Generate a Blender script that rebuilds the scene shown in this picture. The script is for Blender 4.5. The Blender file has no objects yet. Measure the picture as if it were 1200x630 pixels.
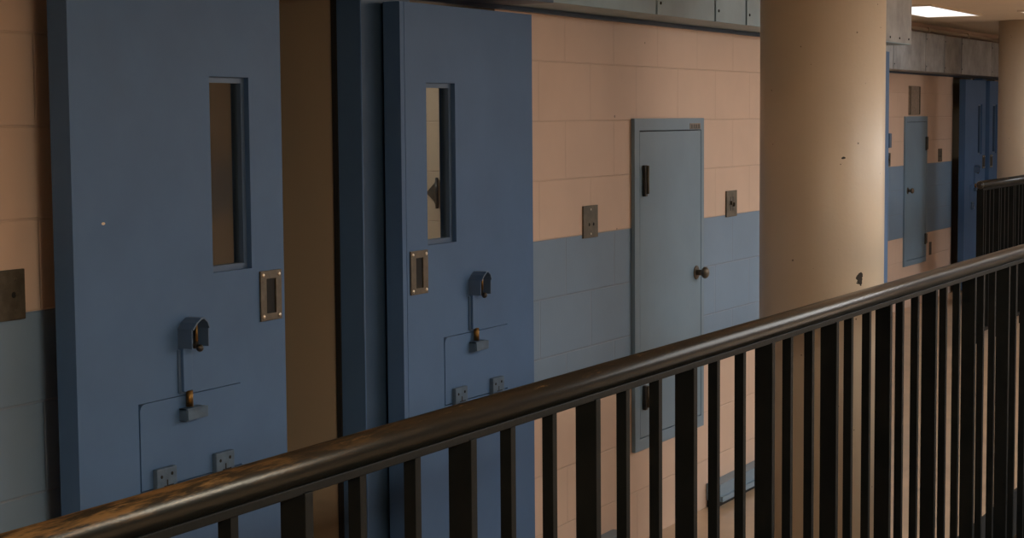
import bpy, bmesh, math, random
from mathutils import Vector, Matrix
random.seed(4)
scene = bpy.context.scene
col = scene.collection

# ------------------------------------------------------------------ materials
def new_mat(name):
    m = bpy.data.materials.new(name); m.use_nodes = True
    nt = m.node_tree; nt.nodes.clear()
    out = nt.nodes.new('ShaderNodeOutputMaterial'); b = nt.nodes.new('ShaderNodeBsdfPrincipled')
    nt.links.new(b.outputs[0], out.inputs[0])
    return m, nt, b
def N(nt, t, **kw):
    n = nt.nodes.new(t)
    for k, v in kw.items():
        if k.startswith('i_'): n.inputs[k[2:].replace('_', ' ')].default_value = v
        else: setattr(n, k, v)
    return n
def mixc(nt, fac, a, b, mode='MIX'):
    n = nt.nodes.new('ShaderNodeMix'); n.data_type = 'RGBA'; n.blend_type = mode
    for s, v in ((n.inputs[0], fac), (n.inputs[6], a), (n.inputs[7], b)):
        if hasattr(v, 'links'): nt.links.new(v, s)
        else: s.default_value = v if not isinstance(v, tuple) or len(v) == 4 else (*v, 1)
    return n.outputs[2]
def math_(nt, op, a, b=None, c=None):
    n = nt.nodes.new('ShaderNodeMath'); n.operation = op
    for s, v in zip(n.inputs, (a, b, c)):
        if v is None: continue
        if hasattr(v, 'links'): nt.links.new(v, s)
        else: s.default_value = v
    return n.outputs[0]
def ramp(nt, v, lo, hi):
    n = nt.nodes.new('ShaderNodeMapRange'); n.inputs[1].default_value = lo; n.inputs[2].default_value = hi
    nt.links.new(v, n.inputs[0]); return n.outputs[0]
def noise(nt, vec, scale, detail=3, rough=.6):
    n = N(nt, 'ShaderNodeTexNoise'); n.inputs['Scale'].default_value = scale
    n.inputs['Detail'].default_value = detail; n.inputs['Roughness'].default_value = rough
    nt.links.new(vec, n.inputs['Vector']); return n.outputs[0]
def bump(nt, b, h, strength, dist):
    n = N(nt, 'ShaderNodeBump'); n.inputs['Strength'].default_value = strength; n.inputs['Distance'].default_value = dist
    nt.links.new(h, n.inputs['Height']); nt.links.new(n.outputs[0], b.inputs['Normal'])

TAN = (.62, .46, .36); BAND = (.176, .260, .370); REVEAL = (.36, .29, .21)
def paint(name, c, rough=.45, var=.12, bumpy=.25, scale=9, spec=.35, chips=None):
    m, nt, b = new_mat(name)
    g = N(nt, 'ShaderNodeNewGeometry'); P = g.outputs['Position']
    n1 = noise(nt, P, scale, 4)
    cc = mixc(nt, ramp(nt, n1, .3, .7), tuple(x*(1-var) for x in c), tuple(min(1, x*(1+var)) for x in c))
    if chips:
        v = noise(nt, P, 55, 3); cc = mixc(nt, ramp(nt, v, .74, .76), cc, chips)
    nt.links.new(cc, b.inputs['Base Color'])
    b.inputs['Roughness'].default_value = rough; b.inputs['Specular IOR Level'].default_value = spec
    bump(nt, b, noise(nt, P, 90, 3), bumpy, .0015)
    return m
def block_wall(name, axis='Y', band=(.6096, 1.2192), phase=5.476-.2032, zshift=0.0, tan=TAN):
    """painted concrete block: 16 x 8 inch courses, painted band between two courses"""
    m, nt, b = new_mat(name)
    g = N(nt, 'ShaderNodeNewGeometry'); P = g.outputs['Position']
    s = N(nt, 'ShaderNodeSeparateXYZ'); nt.links.new(P, s.inputs[0])
    u = math_(nt, 'ADD', s.outputs[0 if axis == 'X' else 1], 40.64-phase)
    w = math_(nt, 'ADD', s.outputs[2], zshift)
    cx = N(nt, 'ShaderNodeCombineXYZ'); nt.links.new(u, cx.inputs[0]); nt.links.new(w, cx.inputs[1])
    br = N(nt, 'ShaderNodeTexBrick'); nt.links.new(cx.outputs[0], br.inputs['Vector'])
    br.offset = .5; br.inputs['Scale'].default_value = 1
    br.inputs['Brick Width'].default_value = .4064; br.inputs['Row Height'].default_value = .2032
    br.inputs['Mortar Size'].default_value = .0035; br.inputs['Mortar Smooth'].default_value = .6
    gn = N(nt, 'ShaderNodeSeparateXYZ'); nt.links.new(g.outputs['True Normal'], gn.inputs[0])
    face = math_(nt, 'GREATER_THAN', math_(nt, 'ABSOLUTE', gn.outputs[1 if axis == 'X' else 0]), .5)
    joint = math_(nt, 'MULTIPLY', br.outputs['Fac'], face)
    n1 = noise(nt, P, 2.2, 4)
    base = mixc(nt, ramp(nt, n1, .3, .7), tuple(x*.94 for x in tan), tuple(min(1, x*1.05) for x in tan))
    if band:
        a = math_(nt, 'GREATER_THAN', s.outputs[2], band[0]); c = math_(nt, 'LESS_THAN', s.outputs[2], band[1])
        bc = mixc(nt, ramp(nt, n1, .3, .7), tuple(x*.93 for x in BAND), tuple(x*1.06 for x in BAND))
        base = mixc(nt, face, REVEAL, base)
        base = mixc(nt, math_(nt, 'MULTIPLY', math_(nt, 'MULTIPLY', a, c), face), base, bc)
    base = mixc(nt, math_(nt, 'MULTIPLY', joint, .16), base, (.30, .22, .17))
    v = N(nt, 'ShaderNodeTexVoronoi'); v.inputs['Scale'].default_value = 7; nt.links.new(P, v.inputs['Vector'])
    sc = N(nt, 'ShaderNodeSeparateColor'); nt.links.new(v.outputs['Color'], sc.inputs[0])
    dot = math_(nt, 'LESS_THAN', v.outputs['Distance'], math_(nt, 'MULTIPLY', sc.outputs[0], .035))
    dot = math_(nt, 'MULTIPLY', dot, math_(nt, 'GREATER_THAN', sc.outputs[1], .45))
    base = mixc(nt, math_(nt, 'MULTIPLY', dot, .75), base, (.05, .035, .025))
    nt.links.new(base, b.inputs['Base Color'])
    b.inputs['Roughness'].default_value = .5; b.inputs['Specular IOR Level'].default_value = .3
    h = math_(nt, 'SUBTRACT', math_(nt, 'MULTIPLY', noise(nt, P, 60, 4), .12), joint)
    bump(nt, b, h, .55, .004)
    return m
M = {}
M['wall'] = block_wall('wall_block_paint')
M['wall_x'] = block_wall('wall_block_paint_crosswise', 'X', phase=.1)
M['cell'] = block_wall('cell_block_paint', 'X', band=None, phase=.15, tan=(.60, .47, .33))
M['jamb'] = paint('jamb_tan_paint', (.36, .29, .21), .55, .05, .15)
M['door'] = paint('door_blue_paint', (.064, .134, .268), .55, .07, .18, 5, .3)
M['worn'] = paint('latch_worn_grey_paint', (.066, .112, .175), .55, .2, .3, 30)
M['frame'] = paint('frame_blue_paint', (.07, .12, .21), .4, .06, .15, 5)
M['navy'] = paint('navy_and_shade_paint', (.036, .072, .135), .4, .08, .2, 6)  # frame blue darkened to paint the post's recess shade; also truly navy parts
M['housing'] = paint('housing_grey_paint', (.24, .34, .41), .45, .12, .2, 4)
M['housing_far'] = paint('housing_worn_grey_paint', (.31, .325, .34), .5, .3, .3, 6)
M['panel'] = paint('access_panel_paint', (.160, .238, .315), .4, .06, .15, 4)
M['black'] = paint('shadow_gap_black', (.012, .012, .012), .8, .1, .1)
M['floor'] = paint('floor_tan_sealed', (.50, .36, .24), .3, .12, .1, 3, .5)
M['ceiling'] = paint('ceiling_paint', (.76, .64, .50), .7, .05, .1, 2)
M['steel'] = None
def metal(name, c, rough, metallic=1.0, var=.25):
    m, nt, b = new_mat(name)
    g = N(nt, 'ShaderNodeNewGeometry'); n1 = noise(nt, g.outputs['Position'], 40, 4)
    nt.links.new(mixc(nt, ramp(nt, n1, .3, .7), tuple(x*(1-var) for x in c), tuple(min(1, x*(1+var)) for x in c)), b.inputs['Base Color'])
    b.inputs['Metallic'].default_value = metallic; b.inputs['Roughness'].default_value = rough
    bump(nt, b, n1, .1, .001)
    return m
M['steel'] = metal('brushed_steel', (.115, .095, .07), .45, .5)
M['screw'] = metal('bright_screw', (.75, .68, .58), .3)
M['brass'] = metal('tarnished_brass', (.24, .14, .05), .5)
M['plate'] = metal('outlet_plate_steel', (.115, .10, .075), .5, .5)
M['dark_metal'] = metal('dark_hinge_metal', (.06, .055, .05), .4, .7)
M['brown_plate'] = metal('brown_grey_plate', (.24, .19, .15), .6, .1)
# railing: glossy black enamel, brown wear and painted orange highlight on the handrail
def rail_mat(name, wear):
    m, nt, b = new_mat(name)
    g = N(nt, 'ShaderNodeNewGeometry'); P = g.outputs['Position']
    s = N(nt, 'ShaderNodeSeparateXYZ'); nt.links.new(P, s.inputs[0])
    mp = N(nt, 'ShaderNodeMapping'); mp.inputs['Scale'].default_value = (1, .10, 1); nt.links.new(P, mp.inputs[0])
    n1 = noise(nt, mp.outputs[0], 22, 5, .7)
    c = mixc(nt, ramp(nt, noise(nt, P, 9), .3, .7), (.007, .0085, .0085), (.012, .013, .0125))
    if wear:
        # hands have worn the crown to brown primer; near-end orange paints the highlight
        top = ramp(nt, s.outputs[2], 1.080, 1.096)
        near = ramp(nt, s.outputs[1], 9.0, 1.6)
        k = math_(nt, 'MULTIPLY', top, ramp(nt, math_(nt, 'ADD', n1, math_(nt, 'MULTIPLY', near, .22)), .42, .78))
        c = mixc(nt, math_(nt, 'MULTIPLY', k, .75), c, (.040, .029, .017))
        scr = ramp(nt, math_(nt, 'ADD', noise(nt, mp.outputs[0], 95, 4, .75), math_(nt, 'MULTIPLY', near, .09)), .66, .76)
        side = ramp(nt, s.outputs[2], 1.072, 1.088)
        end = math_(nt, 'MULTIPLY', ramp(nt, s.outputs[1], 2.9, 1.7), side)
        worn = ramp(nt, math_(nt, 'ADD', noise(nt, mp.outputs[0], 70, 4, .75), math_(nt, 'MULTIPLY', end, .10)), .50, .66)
        c = mixc(nt, math_(nt, 'MULTIPLY', math_(nt, 'MULTIPLY', worn, end), .75), c, (.30, .165, .06))  # orange highlight line painted in along with the wear
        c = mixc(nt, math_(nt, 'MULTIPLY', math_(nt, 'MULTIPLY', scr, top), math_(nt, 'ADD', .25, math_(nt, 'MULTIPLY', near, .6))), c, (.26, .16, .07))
    nt.links.new(c, b.inputs['Base Color'])
    b.inputs['Roughness'].default_value = .29 if wear else .5
    b.inputs['Specular IOR Level'].default_value = .36 if wear else .08
    bump(nt, b, noise(nt, P, 70, 3), .25, .0015)
    return m
M['rail'] = rail_mat('handrail_worn_highlight_enamel', True)
M['bar'] = rail_mat('baluster_black_enamel', False)
def column_mat(marks):
    m, nt, b = new_mat('column_cream_paint')
    g = N(nt, 'ShaderNodeNewGeometry'); P = g.outputs['Position']
    n1 = noise(nt, P, 3, 4)
    c = mixc(nt, ramp(nt, n1, .3, .7), (.53, .44, .335), (.575, .48, .365))
    v = N(nt, 'ShaderNodeTexVoronoi'); v.inputs['Scale'].default_value = 24; nt.links.new(P, v.inputs['Vector'])
    sc = N(nt, 'ShaderNodeSeparateColor'); nt.links.new(v.outputs['Color'], sc.inputs[0])
    dot = math_(nt, 'LESS_THAN', v.outputs['Distance'], math_(nt, 'MULTIPLY', sc.outputs[0], .085))
    dot = math_(nt, 'MULTIPLY', dot, math_(nt, 'GREATER_THAN', sc.outputs[1], .55))
    c = mixc(nt, math_(nt, 'MULTIPLY', dot, .8), c, (.06, .035, .02))
    nn = noise(nt, P, 45, 3)
    for pos, r, zs in marks:
        d = N(nt, 'ShaderNodeVectorMath', operation='SUBTRACT'); nt.links.new(P, d.inputs[0]); d.inputs[1].default_value = pos
        q = N(nt, 'ShaderNodeVectorMath', operation='MULTIPLY'); nt.links.new(d.outputs[0], q.inputs[0]); q.inputs[1].default_value = (1, 1, zs)
        l = N(nt, 'ShaderNodeVectorMath', operation='LENGTH'); nt.links.new(q.outputs[0], l.inputs[0])
        dd = math_(nt, 'ADD', l.outputs['Value'], math_(nt, 'MULTIPLY', math_(nt, 'SUBTRACT', nn, .5), r*2.2))
        c = mixc(nt, math_(nt, 'LESS_THAN', dd, r), c, (.012, .011, .010))
    nt.links.new(c, b.inputs['Base Color'])
    b.inputs['Roughness'].default_value = .42; b.inputs['Specular IOR Level'].default_value = .45
    bump(nt, b, math_(nt, 'ADD', noise(nt, P, 12, 3), math_(nt, 'MULTIPLY', noise(nt, P, 110, 2), .3)), .25, .004)
    return m
M['column'] = column_mat([((.922, 6.134, 1.068), .014, .6), ((.875, 6.085, 1.49), .007, 1.8)])
def emit(name, c, s):
    m = bpy.data.materials.new(name); m.use_nodes = True; nt = m.node_tree; nt.nodes.clear()
    o = nt.nodes.new('ShaderNodeOutputMaterial'); e = nt.nodes.new('ShaderNodeEmission')
    e.inputs[0].default_value = (*c, 1); e.inputs[1].default_value = s; nt.links.new(e.outputs[0], o.inputs[0]); return m
def glass(name, tint):
    m = bpy.data.materials.new(name); m.use_nodes = True; nt = m.node_tree; nt.nodes.clear()
    o = nt.nodes.new('ShaderNodeOutputMaterial'); t = nt.nodes.new('ShaderNodeBsdfTransparent'); t.inputs[0].default_value = (*tint, 1)
    gl = nt.nodes.new('ShaderNodeBsdfGlossy'); gl.inputs['Roughness'].default_value = .08
    mx = nt.nodes.new('ShaderNodeMixShader'); mx.inputs[0].default_value = .05; nt.links.new(t.outputs[0], mx.inputs[1]); nt.links.new(gl.outputs[0], mx.inputs[2])
    nt.links.new(mx.outputs[0], o.inputs[0]); return m
M['glass'] = glass('window_glass', (.86, .86, .82))

# ------------------------------------------------------------------ mesh helpers (world coordinates)
def box(bm, x0, x1, y0, y1, z0, z1, bev=0):
    t = bmesh.new(); bmesh.ops.create_cube(t, size=1)
    for v in t.verts:
        v.co = Vector(((x0+x1)/2+v.co.x*(x1-x0), (y0+y1)/2+v.co.y*(y1-y0), (z0+z1)/2+v.co.z*(z1-z0)))
    if bev: bmesh.ops.bevel(t, geom=list(t.edges), offset=bev, segments=2, affect='EDGES', profile=.5)
    me = bpy.data.meshes.new('t'); t.to_mesh(me); t.free(); bm.from_mesh(me); bpy.data.meshes.remove(me)
def tube(bm, p0, p1, r, seg=16, r2=None):
    p0, p1 = Vector(p0), Vector(p1); d = p1-p0
    t = bmesh.new(); bmesh.ops.create_cone(t, cap_ends=True, segments=seg, radius1=r, radius2=r if r2 is None else r2, depth=d.length)
    t.transform(Matrix.Translation((p0+p1)/2) @ d.to_track_quat('Z', 'Y').to_matrix().to_4x4())
    for f in t.faces: f.smooth = len(f.verts) == 4
    me = bpy.data.meshes.new('t'); t.to_mesh(me); t.free(); bm.from_mesh(me); bpy.data.meshes.remove(me)
def ball(bm, c, r, sx=1, sy=1, sz=1):
    t = bmesh.new(); bmesh.ops.create_uvsphere(t, u_segments=14, v_segments=8, radius=r)
    t.transform(Matrix.Translation(c) @ Matrix.Diagonal((sx, sy, sz, 1)))
    for f in t.faces: f.smooth = True
    me = bpy.data.meshes.new('t'); t.to_mesh(me); t.free(); bm.from_mesh(me); bpy.data.meshes.remove(me)
def prism(bm, pts, axis, a, b):
    """outline pts extruded along axis from a to b"""
    def P(u, v, w): return {'X': (w, u, v), 'Y': (u, w, v), 'Z': (u, v, w)}[axis]
    A = [bm.verts.new(P(u, v, a)) for u, v in pts]; B = [bm.verts.new(P(u, v, b)) for u, v in pts]
    n = len(pts); fs = [bm.faces.new(A), bm.faces.new(B[::-1])]
    for i in range(n): fs.append(bm.faces.new((A[i], B[i], B[(i+1) % n], A[(i+1) % n])))
    bmesh.ops.recalc_face_normals(bm, faces=fs)
def slab(bm, x0, x1, y0, y1, z0, z1, holes):
    """solid slab in the YZ plane with rectangular through holes (y0,y1,z0,z1)"""
    ys = sorted({y0, y1, *[v for h in holes for v in h[:2] if y0 < v < y1]})
    zs = sorted({z0, z1, *[v for h in holes for v in h[2:] if z0 < v < z1]})
    def solid(i, j):
        if i < 0 or j < 0 or i >= len(ys)-1 or j >= len(zs)-1: return False
        a, b = (ys[i]+ys[i+1])/2, (zs[j]+zs[j+1])/2
        return not any(h[0] < a < h[1] and h[2] < b < h[3] for h in holes)
    V = {}
    def v(x, y, z):
        k = (round(x, 5), round(y, 5), round(z, 5))
        if k not in V: V[k] = bm.verts.new(k)
        return V[k]
    fs = []
    for i in range(len(ys)-1):
        for j in range(len(zs)-1):
            if not solid(i, j): continue
            a, b, c, d = ys[i], ys[i+1], zs[j], zs[j+1]
            fs.append(bm.faces.new((v(x1, a, c), v(x1, b, c), v(x1, b, d), v(x1, a, d))))
            fs.append(bm.faces.new((v(x0, a, c), v(x0, a, d), v(x0, b, d), v(x0, b, c))))
            if not solid(i-1, j): fs.append(bm.faces.new((v(x0, a, c), v(x1, a, c), v(x1, a, d), v(x0, a, d))))
            if not solid(i+1, j): fs.append(bm.faces.new((v(x0, b, c), v(x0, b, d), v(x1, b, d), v(x1, b, c))))
            if not solid(i, j-1): fs.append(bm.faces.new((v(x0, a, c), v(x0, b, c), v(x1, b, c), v(x1, a, c))))
            if not solid(i, j+1): fs.append(bm.faces.new((v(x0, a, d), v(x1, a, d), v(x1, b, d), v(x0, b, d))))
    bmesh.ops.recalc_face_normals(bm, faces=fs)
def obj(name, fill, mat, parent=None, origin=None, label=None, cat=None, group=None, kind=None, bev=0):
    bm = bmesh.new(); fill(bm)
    o0 = Vector(origin) if origin is not None else (parent_origin(parent) if parent else Vector((0, 0, 0)))
    bmesh.ops.translate(bm, verts=list(bm.verts), vec=-o0)
    me = bpy.data.meshes.new(name); bm.to_mesh(me); bm.free()
    me.materials.append(mat)
    o = bpy.data.objects.new(name, me); col.objects.link(o)
    if parent:
        o.parent = parent; o.location = o0-parent_origin(parent)
    else: o.location = o0
    ORG[o.name] = o0
    tag(o, label, cat, group, kind)
    if bev:
        md = o.modifiers.new('edge', 'BEVEL'); md.width = bev; md.segments = 2; md.limit_method = 'ANGLE'
    return o
ORG = {}
def parent_origin(p): return ORG[p.name]
def tag(o, label=None, cat=None, group=None, kind=None):
    if label: o['label'] = label
    if cat: o['category'] = cat
    if group: o['group'] = group
    if kind: o['kind'] = kind
def thing(name, label, cat, loc, group=None, kind=None):
    o = bpy.data.objects.new(name, None); o.empty_display_size = .1; col.objects.link(o); o.location = loc
    ORG[o.name] = Vector(loc); tag(o, label, cat, group, kind); return o
def structure(name, fill, mat, label=None): return obj(name, fill, mat, kind='structure', label=label)
def B(*a, **k): return lambda bm: box(bm, *a, **k)
def BB(*boxes): return lambda bm: [box(bm, *b) for b in boxes]

# ------------------------------------------------------------------ room
CZ = 2.43
FX = -1.42                                   # face of the far, set-back wall
structure('floor', B(-3.6, 1.075, -3, 21, -.16, 0), M['floor'], 'tan sealed concrete floor of the walkway')
structure('floor_dayroom', B(2.3, 9.6, -3, 21, -.16, 0), M['floor'])
structure('floor_lower', B(-3.6, 9.6, -3, 21, -3.1, -3.0), M['floor'])
structure('trim_slab_edge', B(1.0755, 1.085, -3, 21, -.20, -.002), M['black'])
structure('ceiling', B(-3.6, 9.6, -3, 21, CZ, CZ+.12), M['ceiling'], 'low tan ceiling over the walkway')
OP1 = (3.47, 4.217, 0, 2.0); OP2 = (4.60, 5.168, 0, 2.0)
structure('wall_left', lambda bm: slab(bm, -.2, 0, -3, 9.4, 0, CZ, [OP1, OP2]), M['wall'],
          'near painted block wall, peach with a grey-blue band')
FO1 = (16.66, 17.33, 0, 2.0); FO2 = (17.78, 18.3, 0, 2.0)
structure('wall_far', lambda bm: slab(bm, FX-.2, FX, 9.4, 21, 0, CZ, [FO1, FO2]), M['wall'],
          'set-back painted block wall beyond the near column')
structure('wall_return', B(-2.7, -.2, 9.2, 9.4, 0, CZ), M['wall_x'], 'end of the near cell block')
structure('wall_end', B(FX, 9.6, 21, 21.2, -3, CZ), M['wall_x'])
structure('wall_right', B(9.6, 9.8, -3, 21, 0, CZ), M['wall'])
structure('wall_behind', B(-3.6, 9.6, -3.2, -3, -3, CZ), M['wall_x'])
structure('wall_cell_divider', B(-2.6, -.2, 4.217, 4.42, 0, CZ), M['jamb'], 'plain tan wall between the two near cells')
structure('wall_cell_side', B(-2.6, -.2, 6.40, 6.55, 0, CZ), M['cell'], 'lit tan block wall inside the second cell')
structure('wall_cell_back', B(-2.7, -2.6, 1.6, 9.2, 0, CZ), M['cell'])
structure('wall_cell_start', B(-2.6, -.2, 1.5, 1.6, 0, CZ), M['cell'])
structure('wall_far_cell', lambda bm: [box(bm, FX-1.6, FX-.2, 16.3, 16.4, 0, CZ), box(bm, FX-1.6, FX-.2, 18.5, 18.6, 0, CZ), box(bm, FX-1.7, FX-1.6, 16.3, 18.6, 0, CZ)], M['jamb'])

# ------------------------------------------------------------------ sliding cell doors
def cell_door(n, y0, X, lock_right, label, padlock=True):
    """y0 = edge nearer the camera, X = wall face; lock_right: the lock edge is the far edge"""
    xb, xf = X+.075, X+.130
    W = .785; y1 = y0+W
    def Y(d): return y1-d if lock_right else y0+d          # d = distance from the lock edge
    def yy(a, b): return tuple(sorted((Y(a), Y(b))))
    t = thing('door_%d' % n, label, 'door', (X+.1, (y0+y1)/2, .03), kind='structure')
    wy = yy(.137, .294) if lock_right else yy(.117, .285); wz = (1.270, 1.740)
    fy = yy(.195, .578) if lock_right else yy(.208, .602); fz = (.790, .990)
    obj('leaf', lambda bm: slab(bm, xb, xf, y0, y1, .03, 1.965, [(*wy, *wz), (fy[0]-.004, fy[1]+.0004, fz[0]-.0035, fz[1]+.0016)]), M['door'], t)
    if not lock_right:
        obj('edge_strip', B(xb, xf-.0005, y0-.023, y0-.0018, .03, 1.965), M['door'], t)
        obj('edge_seam', B(xb, xf-.004, y0-.0018, y0-.0001, .03, 1.965), M['black'], t)
    if n == 1:
        obj('paint_chip', lambda bm: ball(bm, (xf, 3.100, 1.41), .004, .2, 1.6, .8), M['ceiling'], t, label='tiny pale paint chip')
    # window frame, a step below the leaf, and the pane below that
    w = .014
    fr = obj('window_frame', lambda bm: slab(bm, xf-.036, xf-.014, wy[0], wy[1], wz[0], wz[1], [(wy[0]+w, wy[1]-w, wz[0]+w, wz[1]-w)]), M['frame'], t)
    obj('pane', B(xf-.032, xf-.027, wy[0]+w, wy[1]-w, wz[0]+w, wz[1]-w), M['glass'], fr)
    # flush pull with a slot and four screws
    ly = yy(.018, .108) if lock_right else yy(.014, .110)
    lz = (1.133, 1.259); c = sum(ly)/2
    p = obj('recessed_pull', lambda bm: slab(bm, xf, xf+.005, *ly, *lz, [(c-.020, c+.020, 1.151, 1.238)]), M['steel'], t, label='steel flush pull plate', bev=.0012)
    obj('slot', B(xf+.0002, xf+.0012, c-.021, c+.021, 1.150, 1.239), M['black'], p)
    for a in (ly[0]+.011, ly[1]-.011):
        for z in (lz[0]+.011, lz[1]-.011):
            obj('screw', lambda bm: ball(bm, (xf+.005, a, z), .0055, .6, 1, 1), M['screw'], p)
    # food flap with rounded upper corner towards the far side from the lock
    def flap(bm):
        r = .018; pts = [(fy[0], fz[0]), (fy[1], fz[0])]
        pts.append((fy[1], fz[1]))
        for k in range(6):
            a = math.radians(90+k*18); pts.append((fy[0]+r+r*math.cos(a), fz[1]-r+r*math.sin(a)))
        prism(bm, pts, 'X', xb+.004, xf+.001)
    fl = obj('food_flap', flap, M['door'], t)
    for hd in ((fy[0]+.040), (fy[1]-.12)):
        h = obj('hinge', lambda bm: [box(bm, xf, xf+.014, hd, hd+.072, .776, .834), ], M['worn'], fl, bev=.002)
        obj('knuckle', lambda bm: tube(bm, (xf+.010, hd+.006, .776), (xf+.010, hd+.066, .776), .014), M['frame'], h)
        for a, b in ((.016, .815), (.054, .818)):
            obj('screw', lambda bm: ball(bm, (xf+.014, hd+a, b), .0042, .5, 1, 1), M['black'], h)
        obj('slot', BB((xf+.0141, xf+.0148, hd+.034, hd+.038, .7925, .806), (xf+.0141, xf+.0148, hd+.024, hd+.058, .790, .793)), M['black'], h)
    # latch: hood over a padlock, flat bar, brass bolt, catch
    hc = (sum(fy)/2)-.012
    a0, a1 = hc-.036, hc+.030; xo = xf+.045
    def hood(bm):
        th = .003; ys = [a0, a0, a0+.014, hc-.004, hc+.010, a1-.008, a1, a1]
        zs = [1.104, 1.150, 1.164, 1.174, 1.174, 1.166, 1.150, 1.104]
        outer = list(zip(ys, zs)); inner = [(y+(th if y < hc else -th), z-(th if 1.12 < z else 0)) for y, z in outer]
        for i in range(len(outer)-1):
            prism(bm, [outer[i], outer[i+1], inner[i+1], inner[i]], 'X', xf, xo-(.004 if i in (0, 6) else 0))
    lt = obj('flap_latch', hood, M['frame'], t)
    obj('latch_bar', B(xf, xf+.012, a0+.004, a0+.038, 1.0, 1.125), M['door'], lt, bev=.0015)
    obj('bolt_guide', BB((xf, xf+.004, a0-.004, a0+.006, .998, 1.10), (xf, xf+.006, a0, a0+.046, .996, 1.002)), M['frame'], lt)
    obj('bolt', lambda bm: tube(bm, (xf+.012, a0+.024, .964), (xf+.012, a0+.024, 1.002), .0085), M['brass'], lt, label='brass bolt end')
    obj('catch', BB((xf, xf+.022, a0-.002, a0+.003, .932, .962), (xf, xf+.026, a0-.002, a0+.066, .957, .962), (xf+.022, xf+.026, a0, a0+.076, .934, .960)), M['worn'], lt, bev=.001)
    if padlock:
        obj('keyed_cylinder', lambda bm: [tube(bm, (xf+.020, hc+.006, 1.100), (xf+.020, hc+.006, 1.150), .006), ball(bm, (xf+.030, hc+.008, 1.101), .009), ball(bm, (xf+.012, hc-.002, 1.106), .007)], M['dark_metal'], lt)
        obj('hasp_pin', lambda bm: tube(bm, (xf+.028, hc-.002, 1.118), (xf+.028, hc-.002, 1.160), .0035), M['brass'], lt)
    return t
cell_door(1, 3.000, 0, True, 'nearest blue sliding cell door, standing partly open beside the tan gap')
cell_door(2, 4.390, 0, False, 'second blue sliding cell door, closed, between the steel post and the peach wall')
cell_door(3, 8.43, 0, False, 'blue sliding cell door almost wholly hidden behind the round cream column')
cell_door(4, 16.600, FX, True, 'distant blue sliding cell door on the set-back wall, left of its steel post')
cell_door(5, 17.570, FX, False, 'farthest blue cell door, half hidden by the second cream column')
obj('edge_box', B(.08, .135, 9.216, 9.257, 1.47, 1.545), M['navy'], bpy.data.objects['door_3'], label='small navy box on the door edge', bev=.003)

def door_post(X, y0, label):
    t = thing('door_post', label, 'post', (X+.05, y0+.08, 0), 'blue steel posts with painted navy shade between cell doors')
    obj('flange', B(X+.001, X+.09, y0, y0+.006, 0, 1.985), M['door'], t)
    obj('post_face', B(X+.001, X+.060, y0+.0065, y0+.32, 0, 1.985), M['navy'], t, bev=.002)  # recess shade painted into the face colour
    obj('edge_strip', B(X+.0005, X+.016, y0-.006, y0+.0015, 0, 1.985), M['black'], t, label='black strip painting the shaded gap where post meets wall')  # shade of the gap built as a black strip
    obj('corner_bead', lambda bm: tube(bm, (X+.0905, y0+.003, 0), (X+.0905, y0+.003, 1.985), .0034, 10), M['door'], t)
    return t
door_post(0, 4.219, 'blue steel post, shade painted navy, between the two near cell doors')
door_post(FX, 17.397, 'distant blue steel post, shade painted navy, between the two farthest cell doors')

# ------------------------------------------------------------------ overhead track housings
def housing(X, y0, y1, seams, header, label, mat, flange_w=.055):
    t = thing('door_track_housing', label, 'track housing', (X+.1, (y0+y1)/2, 2.0), 'overhead door track housings')
    xf = X+.20; z0, z1 = 2.0, 2.32
    for a, b in header:
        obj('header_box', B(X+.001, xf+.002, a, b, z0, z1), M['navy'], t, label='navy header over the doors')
    ed = [y0]+list(seams)+[y1]
    for i in range(len(ed)-1):
        a, b = ed[i], ed[i+1]-.006
        pn = obj('cover_panel', B(X+.001, xf, a, b, z0+.003, z1), mat, t, bev=.0015)
        if i:
            obj('flange', B(xf, xf+.004, a, a+flange_w, z0+.004, z1), mat, pn)
            for z in (z0+.045, z0+.27): obj('rivet', lambda bm: ball(bm, (xf+.005, a+flange_w*.5, z), .006, .5, 1, 1), M['black'], pn)
    if y0 < 6:
        obj('end_plate', lambda bm: box(bm, xf, xf+.003, y1-.62, y1-.007, z0+.008, z1), M['housing_far'], t, label='worn grey end plate')
        for k in range(3): obj('rivet', lambda bm: ball(bm, (xf+.004, y1-.40+k*.17, z0+.03), .006, .5, 1, 1), M['black'], t)
    for s in seams: obj('seam_gap', B(X+.002, xf-.004, s-.006, s, z0+.004, z1-.01), M['black'], t)
    ha = header[0][0] if header and header[0][0] < y0 else y0
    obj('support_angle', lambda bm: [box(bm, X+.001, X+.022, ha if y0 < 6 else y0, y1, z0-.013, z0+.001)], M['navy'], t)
    return t
housing(0, 5.19, 9.37, (6.02, 6.59, 6.93, 7.6, 8.3), [(1.5, 5.188)], 'grey-blue overhead track housing on the near wall, navy above the doors', M['housing'])
housing(FX, 12.6, 19.5, (14.0, 14.95, 15.56, 16.15, 17.3), [], 'worn grey overhead track housing on the distant set-back wall', M['housing_far'], .03)
def conduit(bm):
    tube(bm, (FX+.03, 9.5, 2.375), (FX+.03, 20.9, 2.375), .018)
    for k in range(8): box(bm, FX, FX+.055, 10+k*1.4, 10.03+k*1.4, 2.352, 2.398)
obj('ceiling_conduit', conduit, M['ceiling'], origin=(FX+.03, 15, 2.357), label='tan conduit running along the top of the distant wall', cat='conduit')

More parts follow.
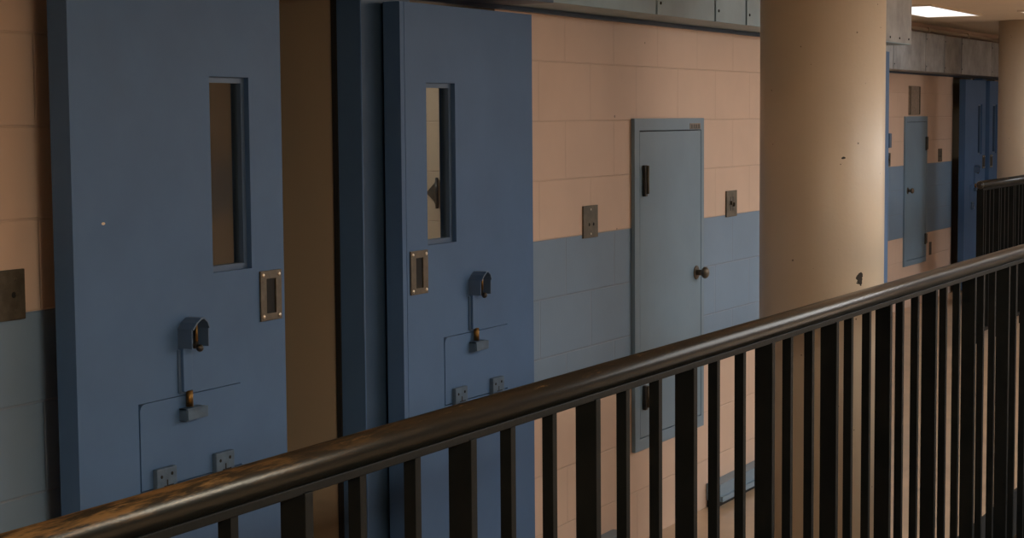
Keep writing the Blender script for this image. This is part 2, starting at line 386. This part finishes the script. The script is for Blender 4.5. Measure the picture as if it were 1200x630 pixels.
def floor_track(X, y0, y1, label):
    t = thing('floor_track', label, 'door track', (X+.04, (y0+y1)/2, 0), 'blue-grey floor tracks of the sliding doors')
    obj('channel', B(X+.001, X+.065, y0, y1, .03, .102), M['panel'], t, bev=.003)
    obj('lip', B(X+.05, X+.075, y0+.004, y1, .028, .05), M['panel'], t)
    obj('foot', B(X+.001, X+.045, y0+.01, y1-.01, 0, .03), M['black'], t)  # shadow beneath the channel built as a black strip
floor_track(0, 7.0, 9.12, 'blue-grey floor track at the foot of the near wall, running behind the column')
floor_track(0, 5.30, 6.06, 'blue-grey floor track end just right of the second cell door')

# ------------------------------------------------------------------ pipe-chase access panels
def access_panel(X, y0, hinge_near, label):
    y1 = y0+.70; z0, z1 = .360, 1.632
    t = thing('access_panel', label, 'access door', (X, (y0+y1)/2, z0), 'steel access panels')
    g = .0035
    dy0, dy1 = y0+.050, y1-.035; dz0, dz1 = z0+.050, z1-.050
    obj('frame', lambda bm: slab(bm, X+.0005, X+.016, y0, y1, z0, z1, [(dy0-g, dy1+g, dz0-g, dz1+g)]), M['panel'], t, bev=.0015)
    d = obj('door_panel', B(X+.0005, X+.015, dy0, dy1, dz0, dz1), M['panel'], t, bev=.001)
    obj('gap', lambda bm: slab(bm, X+.0003, X+.003, dy0-g, dy1+g, dz0-g, dz1+g, [(dy0, dy1, dz0, dz1)]), M['black'], t)
    hy = y0+.082 if hinge_near else y1-.055
    for a, b in ((1.336, 1.455), (.515, .610)):
        h = obj('hinge', B(X+.015, X+.030, hy-.010, hy+.010, a, b), M['dark_metal'], d, bev=.003)
        obj('hinge_pin', lambda bm: tube(bm, (X+.032, hy+.004, a+.01), (X+.032, hy+.004, b-.002), .006), M['plate'], h)
    ky = y1-.085 if hinge_near else y0+.085
    def knob(bm):
        tube(bm, (X+.015, ky, 1.004), (X+.019, ky, 1.004), .028); tube(bm, (X+.019, ky, 1.004), (X+.045, ky, 1.004), .012)
        ball(bm, (X+.055, ky, 1.004), .024, .7, 1, 1)
    obj('knob', knob, M['steel'], d, label='round steel knob')
    if hinge_near:
        pl = obj('name_plate', B(X+.016, X+.018, y1-.155, y1-.045, 1.588, 1.611), M['brown_plate'], t)
        obj('stamped_marks', lambda bm: [box(bm, X+.018, X+.0185, y1-.146+k*.025, y1-.129+k*.025, 1.592, 1.607) for k in range(4)] + [box(bm, X+.0178, X+.0183, y1-.15, y1-.05, 1.5895, 1.5925)], M['dark_metal'], pl)
    return t
access_panel(0, 6.238, True, 'blue-grey steel access panel on the near peach wall, knob at right')
access_panel(FX, 15.03, False, 'distant blue-grey access panel on the set-back wall, knob at left')
def blank(bm): box(bm, FX+.0005, FX+.012, 15.16, 15.49, 1.645, 1.89, .002)
bp = obj('blank_cover_plate', blank, M['brown_plate'], origin=(FX, 15.32, 1.645), label='brown-grey blank plate above the distant access panel', cat='wall plate')
for a in (15.17, 15.465): obj('plate_ridge', B(FX+.012, FX+.018, a, a+.015, 1.65, 1.885), M['steel'], bp)

# ------------------------------------------------------------------ wall plates
def wall_plate(X, y0, y1, kind, label, z0=1.206, z1=1.322):
    o = obj('wall_plate', B(X+.0005, X+.007, y0, y1, z0, z1), M['plate'], origin=(X, (y0+y1)/2, z0), label=label, cat='wall plate', bev=.0015)
    c = (y0+y1)/2; zc = (z0+z1)/2
    def each(name, cs, r, m):
        for a, b in cs: obj(name, lambda bm: ball(bm, (X+.007, a, b), r, .4, 1, 1), m, o)
    if kind == 'switch':
        each('keyhole', ((c-.014, zc-.010), (c+.022, zc-.010)), .006, M['black'])
        each('screw', ((c, zc-.044), (c, zc+.044)), .004, M['screw'])
    elif kind == 'outlet':
        for a, b in ((c-.022, zc-.004), (c+.008, zc-.012)):
            ts = obj('toggle_slot', B(X+.007, X+.0078, a, a+.015, zc-.03, zc+.03), M['dark_metal'], o)
            obj('toggle', B(X+.0078, X+.016, a+.003, a+.011, b, b+.016), M['steel'], ts)
    elif kind == 'wide':
        each('screw', ((y1-.030, zc-.034), (y1-.030, zc+.034)), .0045, M['steel'])
        each('keyhole', ((y1-.036, zc), (y0+.036, zc)), .007, M['black'])
        obj('push_button', lambda bm: tube(bm, (X+.006, y1-.028, zc+.002), (X+.012, y1-.028, zc+.002), .0045), M['steel'], o)
    return o
wall_plate(0, 2.80, 2.982, 'wide', 'wide brown steel plate at the left edge, near the first cell door', 1.206, 1.316)
wall_plate(0, 5.811, 5.931, 'switch', 'steel key-switch plate between the second cell door and the near access panel')
wall_plate(0, 7.219, 7.342, 'outlet', 'steel two-toggle plate between the near access panel and the column', 1.210, 1.322)
wall_plate(FX, 14.50, 14.62, 'outlet', 'distant small plate left of the far access panel', 1.225, 1.335)
wall_plate(FX, 16.15, 16.27, 'switch', 'distant small plate right of the far access panel, just above the band', 1.225, 1.340)
wall_plate(FX, 15.875, 15.94, 'none', 'distant narrow grey plate low on the peach wall beside the far access panel', .405, .52)

# triangular bracket inside the second cell
def bracket(bm):
    prism(bm, [(-.985, 1.335), (-.945, 1.375), (-.935, 1.395), (-.935, 1.275), (-.950, 1.305)], 'Y', 6.385, 6.4)
br = obj('clothes_hook', bracket, M['steel'], origin=(-.95, 6.4, 1.335), label='small triangular steel hook on the wall seen through the second door window', cat='hook')
obj('hook_bar', lambda bm: tube(bm, (-.930, 6.378, 1.272), (-.930, 6.378, 1.398), .006), M['dark_metal'], br)

# ------------------------------------------------------------------ columns
def column(x, y, label):
    t = thing('concrete_column', label, 'column', (x, y, 0), kind='thing', group='round cream concrete columns')
    def sh(bm):
        tt = bmesh.new(); bmesh.ops.create_cone(tt, cap_ends=True, segments=96, radius1=.2214, radius2=.2214, depth=CZ)
        tt.transform(Matrix.Translation((x, y, CZ/2)))
        for f in tt.faces: f.smooth = len(f.verts) == 4
        me = bpy.data.meshes.new('t'); tt.to_mesh(me); tt.free(); bm.from_mesh(me)
    obj('shaft', sh, M['column'], t)
    obj('base_ring', lambda bm: tube(bm, (x, y, 0), (x, y, .012), .228, 64), M['ceiling'], t)
column(.74, 6.26, 'large round cream column in front of the near wall, chipped paint')
column(-.554, 15.66, 'distant round cream column at the right edge behind the far railing')

# ------------------------------------------------------------------ railings
def railing(label, origin, ang, length, first, pitch=.18, ztop=1.10, posts_every=3, zb=.08, zp=0):
    """built along local +Y from origin, front face towards local +X"""
    t = thing('guard_railing', label, 'railing', origin, 'black steel guard railings')
    def P(name, fill, mat, **k):
        bm = bmesh.new(); fill(bm); me = bpy.data.meshes.new(name); bm.to_mesh(me); bm.free(); me.materials.append(mat)
        o = bpy.data.objects.new(name, me); col.objects.link(o); o.parent = t
        return o
    dz = ztop-1.10
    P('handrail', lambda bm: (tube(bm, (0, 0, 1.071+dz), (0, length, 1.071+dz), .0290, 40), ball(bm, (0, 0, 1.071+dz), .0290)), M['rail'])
    P('top_bar', lambda bm: box(bm, -.021, .021, 0, length, 1.031+dz, 1.047+dz, .002), M['bar'])
    P('bottom_bar', lambda bm: box(bm, -.014, .014, 0, length, zb, zb+.025, .002), M['bar'])
    y = first; k = 0
    while y < length-.03:
        if k % posts_every == 0:
            P('post', lambda bm: box(bm, -.025, .025, y, y+.023, zp, 1.034+dz, .0015), M['bar'])
        else:
            P('baluster', lambda bm: box(bm, -.0125, .0125, y, y+.020, zb+.02, 1.034+dz, .001), M['bar'])
        y += pitch; k += 1
    t.rotation_euler = (0, 0, -math.atan(ang))
    return t
# near railing runs past the column; the first post is at Y = 2.379 - 3*.54
railing('near black steel guard railing with worn round handrail crossing the foreground', (1.125-.0085*1.8, .60, 0), .0085, 9.2, .159, .1803, zb=-.26, zp=-.35)
railing('distant black guard railing in front of the second column', (-.28, 12.95, 0), .0, 6.5, .0, .12, 1.17, 4)

# ------------------------------------------------------------------ ceiling lights
M['tube_white'] = emit('lit_diffuser_white', (1, .98, .96), 1.25)
def ceiling_light(x0, x1, y0, y1, mat, label):
    t = thing('ceiling_light', label, 'ceiling light', ((x0+x1)/2, (y0+y1)/2, CZ), 'recessed fluorescent ceiling lights')
    obj('trim_frame', lambda bm: [box(bm, x0-.02, x1+.02, y0-.02, y0, CZ-.014, CZ-.001), box(bm, x0-.02, x1+.02, y1, y1+.02, CZ-.014, CZ-.001),
                                  box(bm, x0-.02, x0, y0, y1, CZ-.014, CZ-.001), box(bm, x1, x1+.02, y0, y1, CZ-.014, CZ-.001)], M['ceiling'], t)
    obj('diffuser', B(x0, x1, y0, y1, CZ-.010, CZ-.001), mat, t)
L = ceiling_light
L(-1.06, -.65, 12.92, 14.40, M['tube_white'], 'lit ceiling light in view beyond the near column')
L(-.26, .10, 14.07, 15.20, M['tube_white'], 'lit ceiling light whose tip shows at the upper right corner')
M['lamp_key'] = emit('widened_key_diffuser', (.97, .95, .91), 5.5)
M['fill_warm'] = emit('added_warm_fill', (1, .89, .70), 55)
for y, which in ((5.9, 'nearest'), (8.2, 'middle'), (10.5, 'farthest')):
    L(2.7, 6.9, y-.4, y+1.5, M['lamp_key'], 'unseen bright dayroom light panel, widened to soften shadows, %s of the three' % which)  # unseen panels, enlarged well beyond a fixture to soften shadows
M['fill_far'] = emit('added_far_fill', (.96, .98, 1), 18)
L(2.2, 7.2, 14.3, 15.1, M['fill_far'], 'added unseen light panel brightening the far wall')  # added to brighten the far wall, stretched to blur the rail's shadow
L(3.6, 4.2, .6, 1.8, M['fill_warm'], 'added warm fill panel beside the camera, out of view')  # unseen fill added for the left wall and first door
M['fill_dim'] = emit('added_dim_fill', (1, .9, .7), 1.5)
M['lamp_cell'] = emit('lit_diffuser_cell', (.86, .90, .98), 14)
L(-1.7, -1.1, 5.2, 5.7, M['lamp_cell'], 'ceiling light inside the second cell')
L(-1.9, -1.5, 2.6, 3.0, M['fill_dim'], 'added dim light inside the first cell, for its window')  # unseen lamp added to give the first cell's window a dim glow

# ------------------------------------------------------------------ world, camera
w = bpy.data.worlds.new('World'); scene.world = w; w.use_nodes = True
w.node_tree.nodes['Background'].inputs[0].default_value = (.02, .02, .02, 1); w.node_tree.nodes['Background'].inputs[1].default_value = .2
f, yaw, pit, roll = 2116.8, math.radians(27.888), math.radians(4.726), math.radians(-.453)
d = Vector((-math.sin(yaw)*math.cos(pit), math.cos(yaw)*math.cos(pit), -math.sin(pit)))
r = Vector((math.cos(yaw), math.sin(yaw), 0)); u = r.cross(d)
r2 = math.cos(roll)*r+math.sin(roll)*u; u2 = -math.sin(roll)*r+math.cos(roll)*u
cam = bpy.data.cameras.new('camera'); co = bpy.data.objects.new('camera', cam); col.objects.link(co)
mt = Matrix((r2, u2, -d)).transposed().to_4x4(); mt.translation = (2.7907, 0, 1.6319)
co.matrix_world = mt
cam.sensor_width = 36; cam.lens = f/1200*36; cam.clip_start = .05
scene.camera = co
vs = scene.view_settings
vs.view_transform = 'Standard'; vs.look = 'None'; vs.gamma = 1; vs.exposure = 0; vs.use_curve_mapping = False
